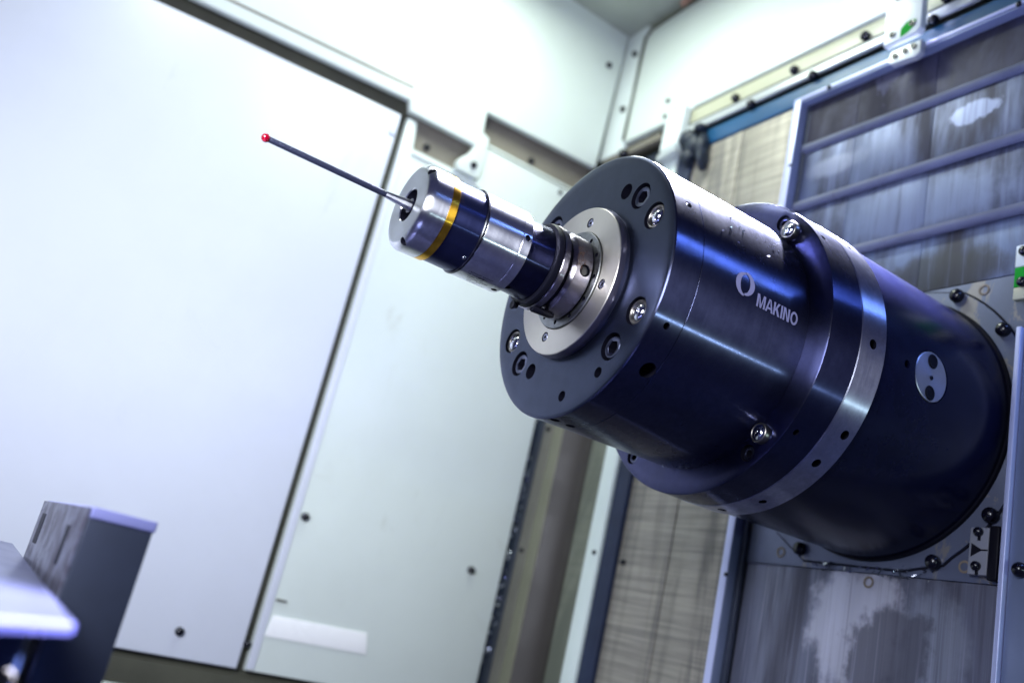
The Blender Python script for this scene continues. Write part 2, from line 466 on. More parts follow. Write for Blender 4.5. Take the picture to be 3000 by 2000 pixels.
# fixed lower panel (right of the gap)
fp = empty('fixed_panel', (WX, 2, -3.53), 'tall white fixed wall panel right of the vertical gap carrying a thin pure white plate', 'panel')
link('panel_sheet', prism([(0.335, -3.52), (3.37, -3.50), (3.37, 3.93), (1.56, 3.93), (1.545, 3.33), (0.52, 3.32), (0.47, 3.72), (0.335, 3.72)], 'x', WX, WX - 0.10, 0.012), 'white', fp)
link('edge_strip', prism([(0.335, -3.50), (0.43, -3.50), (0.43, 3.3), (0.335, 3.3)], 'x', WX + 0.012, WX, 0.004), 'door', fp)
link('white_plate', prism([(0.44, -3.12), (1.74, -3.10), (1.68, -2.86), (0.47, -2.88)], 'x', WX + 0.014, WX, 0.003), 'pure_white', fp)  # thin plate, whiter than the panel around it
link('slot', prism([(0.45, -2.72), (0.58, -2.72), (0.58, -2.695), (0.45, -2.695)], 'x', WX + 0.016, WX, 0), 'olive', fp)
for (y, z) in ((0.50, -1.72), (2.89, -1.82)): place('bolt', knob_md, (WX + 0.008, y, z), (1, 0, 0), fp)
place('bolt', dome_mesh('button_head_small', 0.035, 0.03, 'black', base=0.01), (WX, 2.90, 3.77), (1, 0, 0), fp)
link('seam', box(WX + 0.004, WX + 0.006, 1.56, 3.3, 3.86, 3.885), 'olive', fp)
link('trim', prism([(0.52, 3.235), (1.62, 3.22), (1.62, 3.25), (0.52, 3.265)], 'x', WX + 0.03, WX, 0.006), 'white', fp)
place('bolt', dome_mesh('button_head_latch', 0.045, 0.05, 'black', base=0.02), (WX - 0.03, 0.27, -3.24), (1, 0, 0), fp)
# recesses with their bolts
rc = empty('recessed_channel', (WX - 0.1, 2, 3.4), 'beige recessed channel with dark bolts under the notched upper panel', 'channel')
link('channel_back', box(WX - 0.122, WX - 0.1005, 0.42, 3.36, 3.30, 4.45), 'recess', rc)
for (y, z) in ((0.73, 3.48), (2.35, 4.06)): place('bolt', knob_md, (WX - 0.1005, y, z), (1, 0, 0), rc)
# upper panel with its tab
up = empty('upper_panel', (WX, 2, 3.7), 'large bright white upper wall panel with a rounded tab hanging at its lower edge', 'panel')
tab = [(yl, 3.16), (0.25, 3.91), (0.30, 3.76), (1.34, 3.76), (1.30, 3.62), (1.18, 3.48), (1.14, 3.40), (1.17, 3.31), (1.50, 3.30), (1.53, 3.36), (1.53, 3.95), (1.41, 4.0), (1.39, 4.32), (3.35, 4.37), (3.42, 6.9), (yl, 6.9)]
link('panel_sheet', prism(tab, 'x', WX + 0.10, WX - 0.0, 0.012), 'white', up)
link('fold', prism([(-8, slope(-8, 4.08)), (0.24, 4.08), (0.26, 4.10), (0.26, 4.115), (-8, slope(-8, 4.115))], 'x', WX + 0.108, WX + 0.1, 0), 'recess', up)
place('bolt', knob_md, (WX + 0.10, 1.39, 3.46), (1, 0, 0), up)
place('bolt', knob_md, (WX + 0.10, 3.17, 6.10), (1, 0, 0), up)
# bottom sill
struct('sill_face', box(WX - 0.05, WX + 0.0, -14, 3.5, -3.86, -3.60), 'olive')
struct('sill_ledge', prism([(-14, -3.87), (3.5, -3.87), (3.5, -6.5), (-14, -6.5)], 'x', WX + 0.05, WX - 0.1, 0.02), 'white')

# corner post
cpst = empty('corner_post', (-5.3, 3.4, 4.6), 'grey vertical corner post with two bolts between the white panels', 'post')
link('post_sheet', box(-5.58, -5.02, 3.44, 3.52, 4.55, 6.78, 0.01), 'bracket', cpst)
for z in (6.33, 5.33): place('bolt', knob_md, (-5.22, 3.44, z), (0, -1, 0), cpst)
# upper back panel
ubp = empty('back_upper_panel', (-3, 3.4, 4.6), 'white upper back panel above the rails beside the corner post', 'panel')
link('panel_sheet', prism([(-4.98, 4.66), (-3.55, 4.66), (-3.5, 4.70), (2.2, 4.70), (2.2, 6.62), (-4.98, 6.62)], 'y', 3.42, 3.52, 0.012), 'white', ubp)
for (x, z) in ((-4.10, 5.02), (-3.87, 4.77), (-4.09, 4.76)): place('bolt', dome_mesh('button_head_panel', 0.035, 0.03, 'black', base=0.01), (x, 3.42, z), (0, -1, 0), ubp)
cab = bmesh.new()
def tube(path, r, bm=None, seg=10, cap=True):
    bm = bm or bmesh.new(); prev = None; n = len(path)
    for i, p in enumerate(path):
        p = Vector(p)
        d = (Vector(path[min(i + 1, n - 1)]) - Vector(path[max(i - 1, 0)])).normalized()
        q = d.to_track_quat('Z', 'Y')
        rr = r[i] if isinstance(r, (list, tuple)) else r
        ring_ = [bm.verts.new((p + q @ Vector((math.cos(2 * PI * k / seg) * rr, math.sin(2 * PI * k / seg) * rr, 0))) * S) for k in range(seg)]
        if prev:
            for k in range(seg): bm.faces.new((prev[k], prev[(k + 1) % seg], ring_[(k + 1) % seg], ring_[k]))
        elif cap: bm.faces.new(ring_[::-1])
        prev = ring_
    if cap: bm.faces.new(prev)
    return bm
cl = link('corner_seal', tube([(-5.0, 3.40, 4.7), (-5.0, 3.40, 6.2), (-4.99, 3.40, 6.5), (-4.85, 3.40, 6.60), (-4.2, 3.40, 6.62), (-3.3, 3.40, 6.62), (2.0, 3.40, 6.62)], 0.022), 'olive')
tag(cl, 'thin dark sealing bead along the corner and ceiling edge of the back panel', 'seal')
rb = link('seal_patch', tube([(-4.15, 3.36, 6.66), (-3.95, 3.33, 6.70), (-3.75, 3.34, 6.62)], [0.05, 0.07, 0.04]), paint('rust_patch', (0.30, 0.16, 0.12), 0.6))
tag(rb, 'small rust brown patch of sealant where the back panel meets the ceiling', 'sealant')

# ================================================================== rails above the frame
gr = empty('guide_rail', (-1, 3.4, 4.2), 'pair of cream and pale horizontal rails under the white back panel', 'rail')
link('cream_rail', box(-3.72, 2.2, 3.445, 3.52, 4.445, 4.66, 0.008), 'rail', gr)
link('pale_rail', box(-3.72, 2.2, 3.405, 3.46, 4.285, 4.40, 0.015), 'railw', gr)
link('groove', box(-3.72, 2.2, 3.43, 3.50, 4.40, 4.44), 'gasket', gr)
kb = dome_mesh('rail_bolt', 0.055, 0.05, 'black', base=0.03)
for x in (-3.66, -2.70, -1.75, -0.76, 0.2): place('bolt', kb, (x, 3.445, 4.50), (0, -1, 0), gr)
for x in (-3.3, -2.37, -1.42, 0.09, 1.0): place('bolt', kb, (x, 3.42, 4.28), (0, -1, -0.4), gr)
bb = link('blue_beam', box(-3.16, 2.2, 3.44, 3.60, 3.98, 4.215, 0.02), 'blue'); tag(bb, 'bright blue painted horizontal beam under the rails', 'beam')
# brackets
br = empty('hanging_bracket', (-3.9, 3.3, 4.2), 'white hanging bracket at the left end of the rails above the spindle', 'bracket')
link('bracket_plate', prism([(-3.913, 4.054), (-3.561, 4.094), (-3.541, 4.680), (-3.913, 4.700)], 'y', 3.30, 3.42, 0.02), 'bracket', br)
link('bracket_foot', prism([(-3.841, 3.861), (-3.493, 3.919), (-3.493, 3.977), (-3.841, 3.958)], 'y', 3.22, 3.36, 0.02), 'railw', br)
b2 = empty('clamp_plate', (-0.35, 3.2, 4.3), 'white clamp plate with a green paint mark over the rails at top right', 'bracket')
cpl = prism([(-0.267, 3.966), (0.106, 3.966), (0.153, 4.014), (0.144, 4.653), (-0.286, 4.710), (-0.286, 4.567)], 'y', 3.14, 3.22, 0.012)
cpo = link('plate', cpl, 'bracket', b2)
link('green_mark', prism([(-0.072, 3.981), (0.013, 4.000), (0.080, 4.058), (0.099, 4.115), (0.052, 4.143), (-0.015, 4.134), (-0.072, 4.086)], 'y', 3.136, 3.14, 0), 'green', b2)
sm = socket_mesh('clamp_screw', 0.032, 0.02, 0.016, 0.02, 'black')
for (x, z) in ((-0.150, 4.508), (0.059, 4.088), (-0.169, 4.059)): place('screw', sm, (x, 3.138, z), (0, -1, 0), b2, scale=1.3 if z > 4.8 else 1)
b3 = empty('lower_clip', (-0.26, 3.2, 4.0), 'small blue grey clip plate with holes hanging below the clamp plate', 'clip')
link('plate', prism([(-0.231, 3.794), (-0.202, 3.755), (0.077, 3.726), (0.135, 3.765), (0.135, 3.900), (0.000, 3.919), (-0.212, 3.919)], 'y', 3.20, 3.27, 0.012), 'railw', b3)
for (x, z) in ((-0.154, 3.832), (-0.038, 3.842), (0.058, 3.852)): place('screw', sm, (x, 3.2, z), (0, -1, 0), b3)

# ================================================================== vertical strips at the left of the back wall
g = empty('gasket_strip', (-5.55, 3.4, -4), 'dark navy rubber gasket strip with metal chips beside the white wall panel', 'gasket')
gb = bmesh.new()
N = 140
vv = []
for i in range(N):
    z = -6.5 + 10.4 * i / (N - 1)
    a = -5.68 + random.uniform(-0.02, 0.02); b = -5.42 + random.uniform(-0.008, 0.008)
    vv.append([gb.verts.new(Vector(c) * S) for c in ((a, 3.46, z), (a + 0.04, 3.40, z), (b - 0.03, 3.40, z), (b, 3.46, z))])
for p_, q_ in zip(vv, vv[1:]):
    for k in range(3): gb.faces.new((p_[k], p_[k + 1], q_[k + 1], q_[k]))
link('rubber', gb, 'gasket', g)
def chips(n, fn, size, name, mat, root):
    bm = bmesh.new()
    for _ in range(n):
        p = Vector(fn()) * S; s = random.uniform(0.4, 1) * size * S
        ax = Vector((random.uniform(-1, 1), random.uniform(-1, 1), random.uniform(-1, 1))).normalized()
        u = ax.orthogonal().normalized() * s; v = ax.cross(u).normalized() * s * random.uniform(0.2, 0.5)
        pts = [bm.verts.new(p + u * math.cos(t) * 1.0 + v * math.sin(t) + ax * s * 0.4 * math.sin(t * 0.5)) for t in (0, 1.2, 2.4, 3.6, 5.0)]
        try: bm.faces.new(pts)
        except Exception: pass
    return link(name, bm, mat, root, kind='stuff')
chips(420, lambda: (random.uniform(-5.74, -5.50), 3.385, random.choice((-2.6, -1.3, -0.6, 0.0, -1.9, -2.2)) + random.gauss(0, 0.35)), 0.045, 'metal_chips', 'swarf', g)
tag(g, 'dark navy rubber gasket strip with metal chips beside the white wall panel', 'gasket')

col = empty('corner_column', (-4.8, 3.4, -4), 'brown and beige rounded vertical column behind the spindle left of the white strip', 'column')
link('beige_flange', box(-5.42, -5.20, 3.42, 3.5, -6.5, 3.7, 0.01), 'beige_plain', col)
link('light_flange', box(-5.165, -4.93, 3.40, 3.5, -6.5, 3.7, 0.02), 'lead', col)
bm = bmesh.new(); prev = None
for i in range(13):
    t = i / 12; x = -4.93 + 0.70 * t; y = 3.42 + 0.22 * math.sin(t * PI) * 1.0
    a = bm.verts.new(Vector((x, y, -6.5)) * S); b = bm.verts.new(Vector((x, y, 3.7)) * S)
    if prev: bm.faces.new((prev[0], a, b, prev[1]))
    prev = (a, b)
link('dark_channel', bm, 'brown', col)
link('brushed_flange', box(-4.235, -3.845, 3.42, 3.5, -6.5, 3.8, 0.01), 'green_grey', col)
place('bolt', kb, (-5.30, 3.42, -1.42), (0, -1, 0), col, scale=0.6)
place('bolt', kb, (-5.30, 3.42, 0.25), (0, -1, 0), col, scale=0.6)
ws = empty('white_strip', (-3.7, 3.4, -4), 'narrow white vertical strip with a small bolt beside a navy strip', 'strip')
link('strip_sheet', box(-3.84, -3.585, 3.36, 3.46, -6.5, 4.15, 0.015), 'strip_white', ws)
for z in (-1.36,): place('bolt', knob_md, (-3.66, 3.36, z), (0, -1, 0), ws, scale=0.55)
ns = link('navy_strip', box(-3.58, -3.33, 3.40, 3.5, -6.5, 4.15, 0.01), 'navy'); tag(ns, 'dark navy vertical strip between the white strip and beige sheet', 'strip')
bs = empty('brushed_cover_sheet', (-2.5, 3.4, -4), 'beige brushed steel cover sheet with dirty cross streaks left of the frame', 'cover')
for (a, b, y) in ((-3.33, -2.655, 3.46), (-2.65, -2.48, 3.452), (-2.475, -1.60, 3.46)):
    link('sheet', box(a, b, y, y + 0.05, -6.5, 3.96, 0.004), 'beige', bs)
place('bolt', kb, (-3.22, 3.46, -1.42), (0, -1, 0), bs, scale=0.6)
# dark rubber wiper clump at the beam end
wb = bmesh.new()
for (x, z, w_, h_) in ((-3.45, 4.14, 0.14, 0.13), (-3.30, 4.00, 0.13, 0.16), (-3.12, 3.92, 0.09, 0.2), (-3.36, 3.84, 0.10, 0.12), (-3.06, 3.72, 0.045, 0.16), (-3.20, 4.22, 0.08, 0.06)):
    t = bmesh.new(); bmesh.ops.create_icosphere(t, subdivisions=3, radius=1)
    for v in t.verts:
        k_ = 1 + 0.18 * math.sin(v.co.x * 7 + x * 9) * math.cos(v.co.z * 6)
        v.co = Vector((x + v.co.x * w_ * k_, 3.38 + v.co.y * 0.10, z + v.co.z * h_ * k_)) * S
    md = bpy.data.meshes.new('t'); t.to_mesh(md); t.free(); wb.from_mesh(md); bpy.data.meshes.remove(md)
o = link('rubber_wiper', wb, 'gasket'); tag(o, 'lumpy dark rubber wiper where the blue beam meets the navy strip', 'wiper')
# dark filler put in for shade in the recess left of the bracket
dk = empty('shade_filler', (-4.6, 3.6, 4.0), 'dark navy carriage standing in for shade in the recess just above the spindle nose', 'filler')
link('filler_body', box(-5.35, -4.25, 3.60, 3.75, 3.62, 4.42, 0.05), 'gasket', dk)
link('filler_lip', box(-5.5, -4.2, 3.46, 3.58, 4.46, 4.58, 0.02), 'recess', dk)
place('bolt', kb, (-4.95, 3.46, 4.46), (0, -1, 0), dk, scale=1.4)

# ================================================================== frame round the sliding cover
fr = empty('cover_frame', (0, 3.3, -5), 'blue grey metal frame around the sliding steel cover with corner at upper left', 'frame')
FY = 3.30
link('left_post', prism([(-1.527, -6.5), (-1.43, -6.5), (-1.43, 3.86), (-1.43, 3.92), (-1.527, 3.92)], 'y', FY, 3.47, 0.006), 'frame', fr)
link('post_edge', box(-1.525, -1.434, FY - 0.012, FY - 0.001, -6.5, 3.90, 0.003), 'framel', fr)
link('top_rail', prism([(-1.428, 3.855), (2.2, 3.855), (2.2, 3.92), (-1.428, 3.92)], 'y', FY, 3.47, 0.006), 'frame', fr)
link('post_shade_strip', box(-1.429, -1.37, 3.40, 3.46, -6.5, 3.88, 0.006), 'blockd', fr)  # dark strip standing in for the shadow beside the post
link('top_lip', box(-1.525, 2.2, FY - 0.012, FY - 0.001, 3.885, 3.918, 0.003), 'framel', fr)
link('right_post', box(1.262, 1.305, 3.26, 3.5, -6.5, 0.70, 0.008), 'framel', fr)
link('right_panel', box(1.31, 2.2, 3.30, 3.4, -6.5, 0.69, 0.01), 'frame', fr)
fb = dome_mesh('frame_bolt', 0.03, 0.02, 'black', base=0.005)
for (x, z) in ((-1.45, 3.05), (-1.45, -1.45), (-1.44, 0.2)): place('bolt', fb, (x, FY, z), (0, -1, 0), fr, scale=0.8)
for (x, z) in ((-1.05, 3.895), (1.05, 3.895)): place('bolt', fb, (x, FY, z), (0, -1, 0), fr)
place('bolt', kb, (1.41, 3.30, -1.19), (0, -1, 0), fr)

# ================================================================== sliding cover behind the spindle
sl = empty('sliding_cover', (0, 3.45, -5), 'worn blue grey steel telescopic cover with horizontal ribs behind the spindle housing', 'cover')
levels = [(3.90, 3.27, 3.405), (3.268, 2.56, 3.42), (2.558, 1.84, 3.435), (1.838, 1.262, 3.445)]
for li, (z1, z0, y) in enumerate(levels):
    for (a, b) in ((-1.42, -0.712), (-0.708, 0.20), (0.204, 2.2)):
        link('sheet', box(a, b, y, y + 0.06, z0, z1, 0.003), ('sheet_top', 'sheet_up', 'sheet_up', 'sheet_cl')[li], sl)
for z in (3.29, 2.57, 1.85):
    bm = bmesh.new(); prev = None; n = 10
    for i in range(n + 1):
        t = PI * i / n
        zz = z - 0.055 * math.cos(t); yy = 3.425 - 0.055 * math.sin(t)
        a = bm.verts.new(Vector((-1.40, yy, zz)) * S); b = bm.verts.new(Vector((2.2, yy, zz)) * S)
        if prev: bm.faces.new((prev[0], a, b, prev[1]))
        prev = (a, b)
    link('rib', bm, 'rib', sl)
link('centre_sheet', box(-1.36, 1.6, BY, BY + 0.06, -1.285, 1.258, 0.003), 'sheet_ce', sl)
link('lower_sheet', box(-1.36, 1.6, BY + 0.012, BY + 0.06, -6.5, -1.289, 0.003), 'sheet_lo', sl)
# collar plate, straight-sided with arcs
arc = []
R0 = 1.345
def pa(d, r=R0): return (r * math.cos(R(d)), r * math.sin(R(d)))
collar = [(-1.02, -0.98), (-0.66, -1.225), (0.35, -1.24), (0.70, -1.17)] + [pa(t) for t in range(-55, 61, 5)] + [(0.30, 1.235), (-0.3, 1.235), (-0.66, 1.18), (-1.02, 0.98)]
link('collar_gap', prism([(x * 1.012, z * 1.012) for x, z in collar], 'y', BY - 0.003, BY + 0.01), 'hole', sl)
link('collar_plate', prism(collar, 'y', BY - 0.022, BY - 0.0032, 0.004), 'sheet_ce', sl)
big_bolt = dome_mesh('collar_bolt', 0.085, 0.06, 'black', base=0.05, seg=32)
for (x, z) in ((-0.70, -1.13), (0.64, -1.16), (1.08, -0.77), (0.63, 1.14), (1.07, 0.76)):
    place('bolt', big_bolt, (x, BY - 0.022, z), (0, -1, 0), sl, scale=0.70)
for (x, z) in ((-0.95, -1.17), (0.88, -1.17), (0.03, -1.36), (0.85, 1.17)):
    place('stain_ring', bpy.data.meshes.get('stain_ring') or (lambda m_: m_)(link('stain_ring', lathe([(-0.004, 0.032), (-0.006, 0.042), (-0.004, 0.05)], 32), 'ringstain').data), (x, BY - (0.0 if z > -1.3 else -0.01), z), (0, -1, 0), sl)
tmp = bpy.data.objects.get('stain_ring'); 
for o_ in list(sc.objects):
    if o_.name.startswith('stain_ring') and o_.parent is None: bpy.data.objects.remove(o_)
chips(60, lambda: (random.uniform(-0.55, 0.7), BY - 0.02, -1.24 + random.gauss(0, 0.02)), 0.028, 'metal_chips', 'swarf', sl)
# curly swarf hanging under the collar
cs = bmesh.new()
for k in range(4):
    x0 = random.uniform(-0.5, 0.8); pts = []
    for i in range(9):
        t = i / 8
        pts.append((x0 + 0.05 * math.sin(t * 5 + k), BY - 0.03 - 0.02 * math.cos(t * 6), -1.245 - 0.07 * t + 0.012 * math.sin(9 * t)))
    tube(pts, 0.005, cs, 5)
link('curly_swarf', cs, 'blockd', sl, kind='stuff')

# plates at the right edge
gp = empty('green_striped_plate', (1.15, 3.4, 1.0), 'small white and green plate with black bolts at the right edge', 'plate')
for (z0, z1, mt, nm) in ((1.275, 1.47, 'bracket', 'white_part'), (1.095, 1.272, 'green', 'green_part'), (0.985, 1.092, 'rail', 'cream_part')):
    link(nm, box(1.155, 1.45, 3.36, 3.42, z0, z1, 0.008), mt, gp)
for z in (1.40, 1.125): place('bolt', big_bolt, (1.235, 3.36, z), (0, -1, 0), gp, scale=0.5)
ap = empty('arrow_plate', (1.03, 3.4, -1.25), 'small grey plate with a black arrow between two screws right of the housing', 'plate')
link('plate', box(0.945, 1.10, 3.38, 3.428, -1.235, -0.872, 0.01), 'arrow_plate', ap)
link('arrow_mark', prism([(0.966, -1.10), (0.966, -0.995), (1.045, -1.04), (1.098, -1.04), (1.098, -1.05), (1.045, -1.052)], 'y', 3.3775, 3.38), 'hole', ap)
for z in (-0.91, -1.17):
    place('screw', big_bolt, (1.02, 3.38, z), (0, -1, 0), ap, scale=0.42)
    link('keyhole', box(1.012, 1.036, 3.376, 3.38, z - 0.065, z - 0.02, 0.0), 'hole', ap)
bk = link('black_stop_block', box(1.112, 1.19, 3.36, 3.44, -1.27, -0.86, 0.01), 'black_matte'); tag(bk, 'tall black stop block squeezed between the arrow plate and the right post', 'block')

# ================================================================== spindle head
sp = empty('spindle_head', (0, BY, 0), 'dark blue grey machine spindle with white lettering projecting from the back cover', 'spindle')

nf = link('nose_flange', lathe([(0.0, 0.30), (0.0, 0.975), (0.004, 0.992), (0.012, 1.0), (0.2435, 1.0), (0.2435, 0.30)], 192, closed=True, sub=0.06), 'flange', sp)
def face_xy(r, a): return (r * math.cos(R(a)), r * math.sin(R(a)))
sockets = [face_xy(0.772, a) for a in (46, -45, -136, 131)]
nozzles = [face_xy(0.81, a) for a in (26, -24, -156, 154)]
plain = [(face_xy(0.735, 61), 0.060, 0.10), (face_xy(0.722, -121), 0.060, 0.10), (face_xy(0.854, -57), 0.038, 0.12), (face_xy(0.855, -83), 0.038, 0.12)]
cb_ = bmesh.new()
for (x, z) in sockets: cyl_cutter(cb_, (x, 0, z), (0, -1, 0), 0.098, 0.10)
for (x, z) in nozzles: cyl_cutter(cb_, (x, 0, z), (0, -1, 0), 0.098, 0.09)
for (x, z), r_, d_ in plain: cyl_cutter(cb_, (x, 0, z), (0, -1, 0), r_, d_)
def cylpos(y, ang, r=1.0): return (r * math.cos(R(ang)), y, r * math.sin(R(ang)))
def out(ang): return (math.cos(R(ang)), 0, math.sin(R(ang)))
cyl_cutter(cb_, cylpos(0.135, 26.7), out(26.7), 0.026, 0.12)
cyl_cutter(cb_, cylpos(0.127, -24.4), out(-24.4), 0.024, 0.12)
cyl_cutter(cb_, cylpos(0.180, -42.1), out(-42.1), 0.058, 0.14)
cyl_cutter(cb_, cylpos(0.045, -89), out(-89), 0.035, 0.12)
cyl_cutter(cb_, cylpos(0.180, -89), out(-89), 0.035, 0.12)
carve(nf, cb_)
# two-material rim: the turned outside is the darker sleeve steel
nf.data.materials.append(M['sleeve'])
for pl in nf.data.polygons:
    c = pl.center / S; r_ = math.hypot(c.x, c.z)
    if r_ > 0.985 and c.y > 0.003 and pl.material_index == 0: pl.material_index = 2
big_socket = socket_mesh('big_socket_screw', 0.083, 0.03, 0.050, 0.07, 'screw')
for i, (x, z) in enumerate(sockets): place('socket_screw', big_socket, (x, 0.045, z), (0, -1, 0), sp, roll=0.2 + i)
# coolant nozzles: polished seat with a tilted bead
def nozzle_mesh():
    bm = lathe([(0.06, 0.088), (0.012, 0.088), (0.0, 0.082), (0.004, 0.070), (0.02, 0.064)], 40)
    md = bpy.data.meshes.new('nozzle_seat'); bmesh.ops.recalc_face_normals(bm, faces=bm.faces)
    for f in bm.faces: f.smooth = True
    bm.to_mesh(md); bm.free(); md.materials.append(M['brass']); return md
nz = nozzle_mesh()
nd_prof = [(0.03, 0.068)] + [(0.028 - 0.045 * math.sin(t), 0.068 * math.cos(t)) for t in [PI / 2 * k / 8 for k in range(1, 8)]]
nd_prof += [(-0.016, 0.018), (-0.017, 0.012), (0.01, 0.011), (0.01, 0)]
bm = lathe(nd_prof, 40)
bmesh.ops.recalc_face_normals(bm, faces=bm.faces)
for f in bm.faces: f.smooth = True
for f in bm.faces:
    if math.hypot(*f.calc_center_median().xz) < 0.0115 * S: f.material_index = 1
nd = bpy.data.meshes.new('nozzle_ball'); bm.to_mesh(nd); bm.free(); nd.materials.append(M['chrome']); nd.materials.append(M['hole'])
def nozzle(x, y, z, tilt):
    s_ = place('nozzle', nz, (x, y, z), (0, -1, 0), sp)
    b_ = place('nozzle_ball', nd, (x, y, z), (tilt[0], -1, tilt[1]), None)
    b_.parent = s_; b_.location = b_.location - wloc(s_) if False else Vector((0, 0, 0))
    return s_
for i, (x, z) in enumerate(nozzles): nozzle(x, 0.012, z, ((-0.45, 0.25), (-0.2, 0.1), (-0.1, 0.3), (-0.2, 0.2))[i])

slv = link('sleeve', lathe([(0.2475, 0.5), (0.2475, 0.994), (0.251, 0.999), (1.262, 0.999), (1.262, 0.5)], 192, closed=True, sub=0.12), 'sleeve', sp)
cb_ = bmesh.new()
cyl_cutter(cb_, cylpos(0.30, -42.1), out(-42.1), 0.030, 0.1)
rf = link('rear_flange', lathe([(1.264, 0.6), (1.264, 1.18), (1.272, 1.193), (1.575, 1.193), (1.575, 0.6)], 192, closed=True, sub=0.08), 'rear', sp)
cb_.free(); cb_ = bmesh.new()
rear_sock = [face_xy(1.085, a) for a in (55.3, -55.2, -125.3, 125)]
rear_noz = [face_xy(1.075, a) for a in (46.4, -45.6)]
for (x, z) in rear_sock: cyl_cutter(cb_, (x, 1.264, z), (0, -1, 0), 0.062, 0.08)
cyl_cutter(cb_, cylpos(1.348, 37.3, 1.193), out(37.3), 0.024, 0.10)
cyl_cutter(cb_, cylpos(1.358, -37.8, 1.193), out(-37.8), 0.024, 0.10)
carve(rf, cb_)
for i, (x, z) in enumerate(rear_sock): place('socket_screw', socket_mesh('rear_socket_screw', 0.052, 0.02, 0.03, 0.05, 'screw'), (x, 1.30, z), (0, -1, 0), sp, roll=i)
for (x, z) in rear_noz:
    link('nozzle_body', lathe([(1.266, 0.0), (1.266, 0.072), (1.212, 0.072), (1.205, 0.066), (1.205, 0.0)], 40), 'chrome', None)
    o_ = sc.objects[-1] if False else bpy.data.objects[[k.name for k in sc.objects if k.name.startswith('nozzle_body') and k.parent is None][0]]
    o_.location = (x * S, 0, z * S); parent(o_, sp)
    nozzle(x, 1.200, z, (-0.35, 0.2)).scale = (0.82,) * 3

bd = link('bright_band', lathe([(1.578, 0.8), (1.578, 1.192), (1.584, 1.198), (1.838, 1.198), (1.843, 1.193), (1.843, 0.8)], 192, closed=True, sub=0.08), 'band', sp)
cb_ = bmesh.new()
for (y, a, r_) in ((1.703, -0.2, 0.036), (1.751, -32, 0.036), (1.70, -44.9, 0.036), (1.708, 42.8, 0.022), (1.692, -89, 0.036), (1.70, 60, 0.03), (1.70, -70, 0.03)):
    cyl_cutter(cb_, cylpos(y, a, 1.198), out(a), r_, 0.10)
carve(bd, cb_)

hs = link('housing', lathe([(1.846, 0.8), (1.846, 1.172), (1.855, 1.180), (3.30, 1.172), (3.40, 1.172), (3.428, 1.165), (3.428, 0.8)], 192, closed=True, sub=0.12), 'housing', sp)
cb_ = bmesh.new()
cyl_cutter(cb_, cylpos(2.113, -0.2, 1.18), out(-0.2), 0.030, 0.08)
cyl_cutter(cb_, cylpos(2.405, 0.0, 1.178), out(0.0), 0.196, 0.030, seg=64)
carve(hs, cb_, 'housing')
link('housing_seal', lathe([(3.395, 1.16), (3.395, 1.19), (3.428, 1.195), (3.428, 1.16)], 160, closed=True), 'hole', sp)
# round inspection plate on the housing side
ip = place('inspection_plate', (lambda b_: (b_,))(None)[0] or link('tmpplate', lathe([(0.03, 0.0), (0.03, 0.186), (-0.005, 0.186), (-0.010, 0.180), (-0.010, 0.0)], 72), 'inspection').data, cylpos(2.405, 0.0, 1.162), out(0.0), sp)
for o_ in list(sc.objects):
    if o_.name.startswith('tmpplate'): bpy.data.objects.remove(o_)
ips = socket_mesh('plate_screw', 0.055, 0.006, 0.036, 0.0045, 'hole')
for z in (0.118, -0.125):
    place('socket_screw', ips, (1.174, 2.405, z), (1, 0, 0), sp)
place('socket_screw', socket_mesh('plate_pin', 0.018, 0.005, 0.011, 0.003, 'black'), (1.173, 2.405, -0.008), (1, 0, 0), sp)

# nose disc and inner ring
dsc = link('nose_disc', lathe([(-0.080, 0.372), (-0.080, 0.553), (-0.076, 0.559), (-0.040, 0.572), (-0.034, 0.572), (-0.030, 0.560), (0.002, 0.560), (0.002, 0.372)], 160, closed=True), 'disc', sp)
dsc.data.materials.append(M['rim'])
for pl in dsc.data.polygons:
    if math.hypot(pl.center.x, pl.center.z) > 0.557 * S: pl.material_index = 1
cb_ = bmesh.new()
dscrews = [face_xy(0.44, 75.7), face_xy(0.425, -15), face_xy(0.436, -110.4), face_xy(0.436, 165)]
for (x, z) in dscrews: cyl_cutter(cb_, (x, -0.08, z), (0, -1, 0), 0.037, 0.03)
carve(dsc, cb_)
ds = socket_mesh('disc_screw', 0.031, 0.012, 0.012, 0.02, 'screw_light')
for (x, z) in dscrews: place('socket_screw', ds, (x, -0.066, z), (0, -1, 0), sp)
nr_ = link('nose_ring', lathe([(-0.094, 0.295), (-0.094, 0.362), (-0.091, 0.366), (-0.02, 0.366), (-0.02, 0.295)], 120, closed=True), 'nose', sp)
cb_ = bmesh.new()
for k in range(12):
    a = 23 + 30 * k
    x, z = face_xy(0.322, a); cyl_cutter(cb_, (x, -0.094, z), (0, -1, 0), 0.017, 0.05, seg=14)
carve(nr_, cb_)
link('bore', lathe([(-0.02, 0.32), (-0.02, 0.0)], 48), 'hole', sp)

# droplets and bright chips on the sleeve
def on_sleeve():
    y = random.choice((0.13, 0.5, 0.62, 0.9)) + random.gauss(0, 0.05); a = random.choice((20, 31, 24, 28)) + random.gauss(0, 3)
    return cylpos(min(max(y, 0.03), 1.2), a, 1.002)
chips(22, on_sleeve, 0.014, 'metal_chips', 'swarf', sp)
chips(22, lambda: cylpos(1.20 + random.gauss(0, 0.02), -95 + random.gauss(0, 12), 1.004), 0.012, 'metal_chips', 'swarf', sp)
chips(20, lambda: cylpos(0.95 + 0.25 * random.random(), 32 - 6 * random.random(), 1.002), 0.007, 'metal_chips', 'swarf', sp)

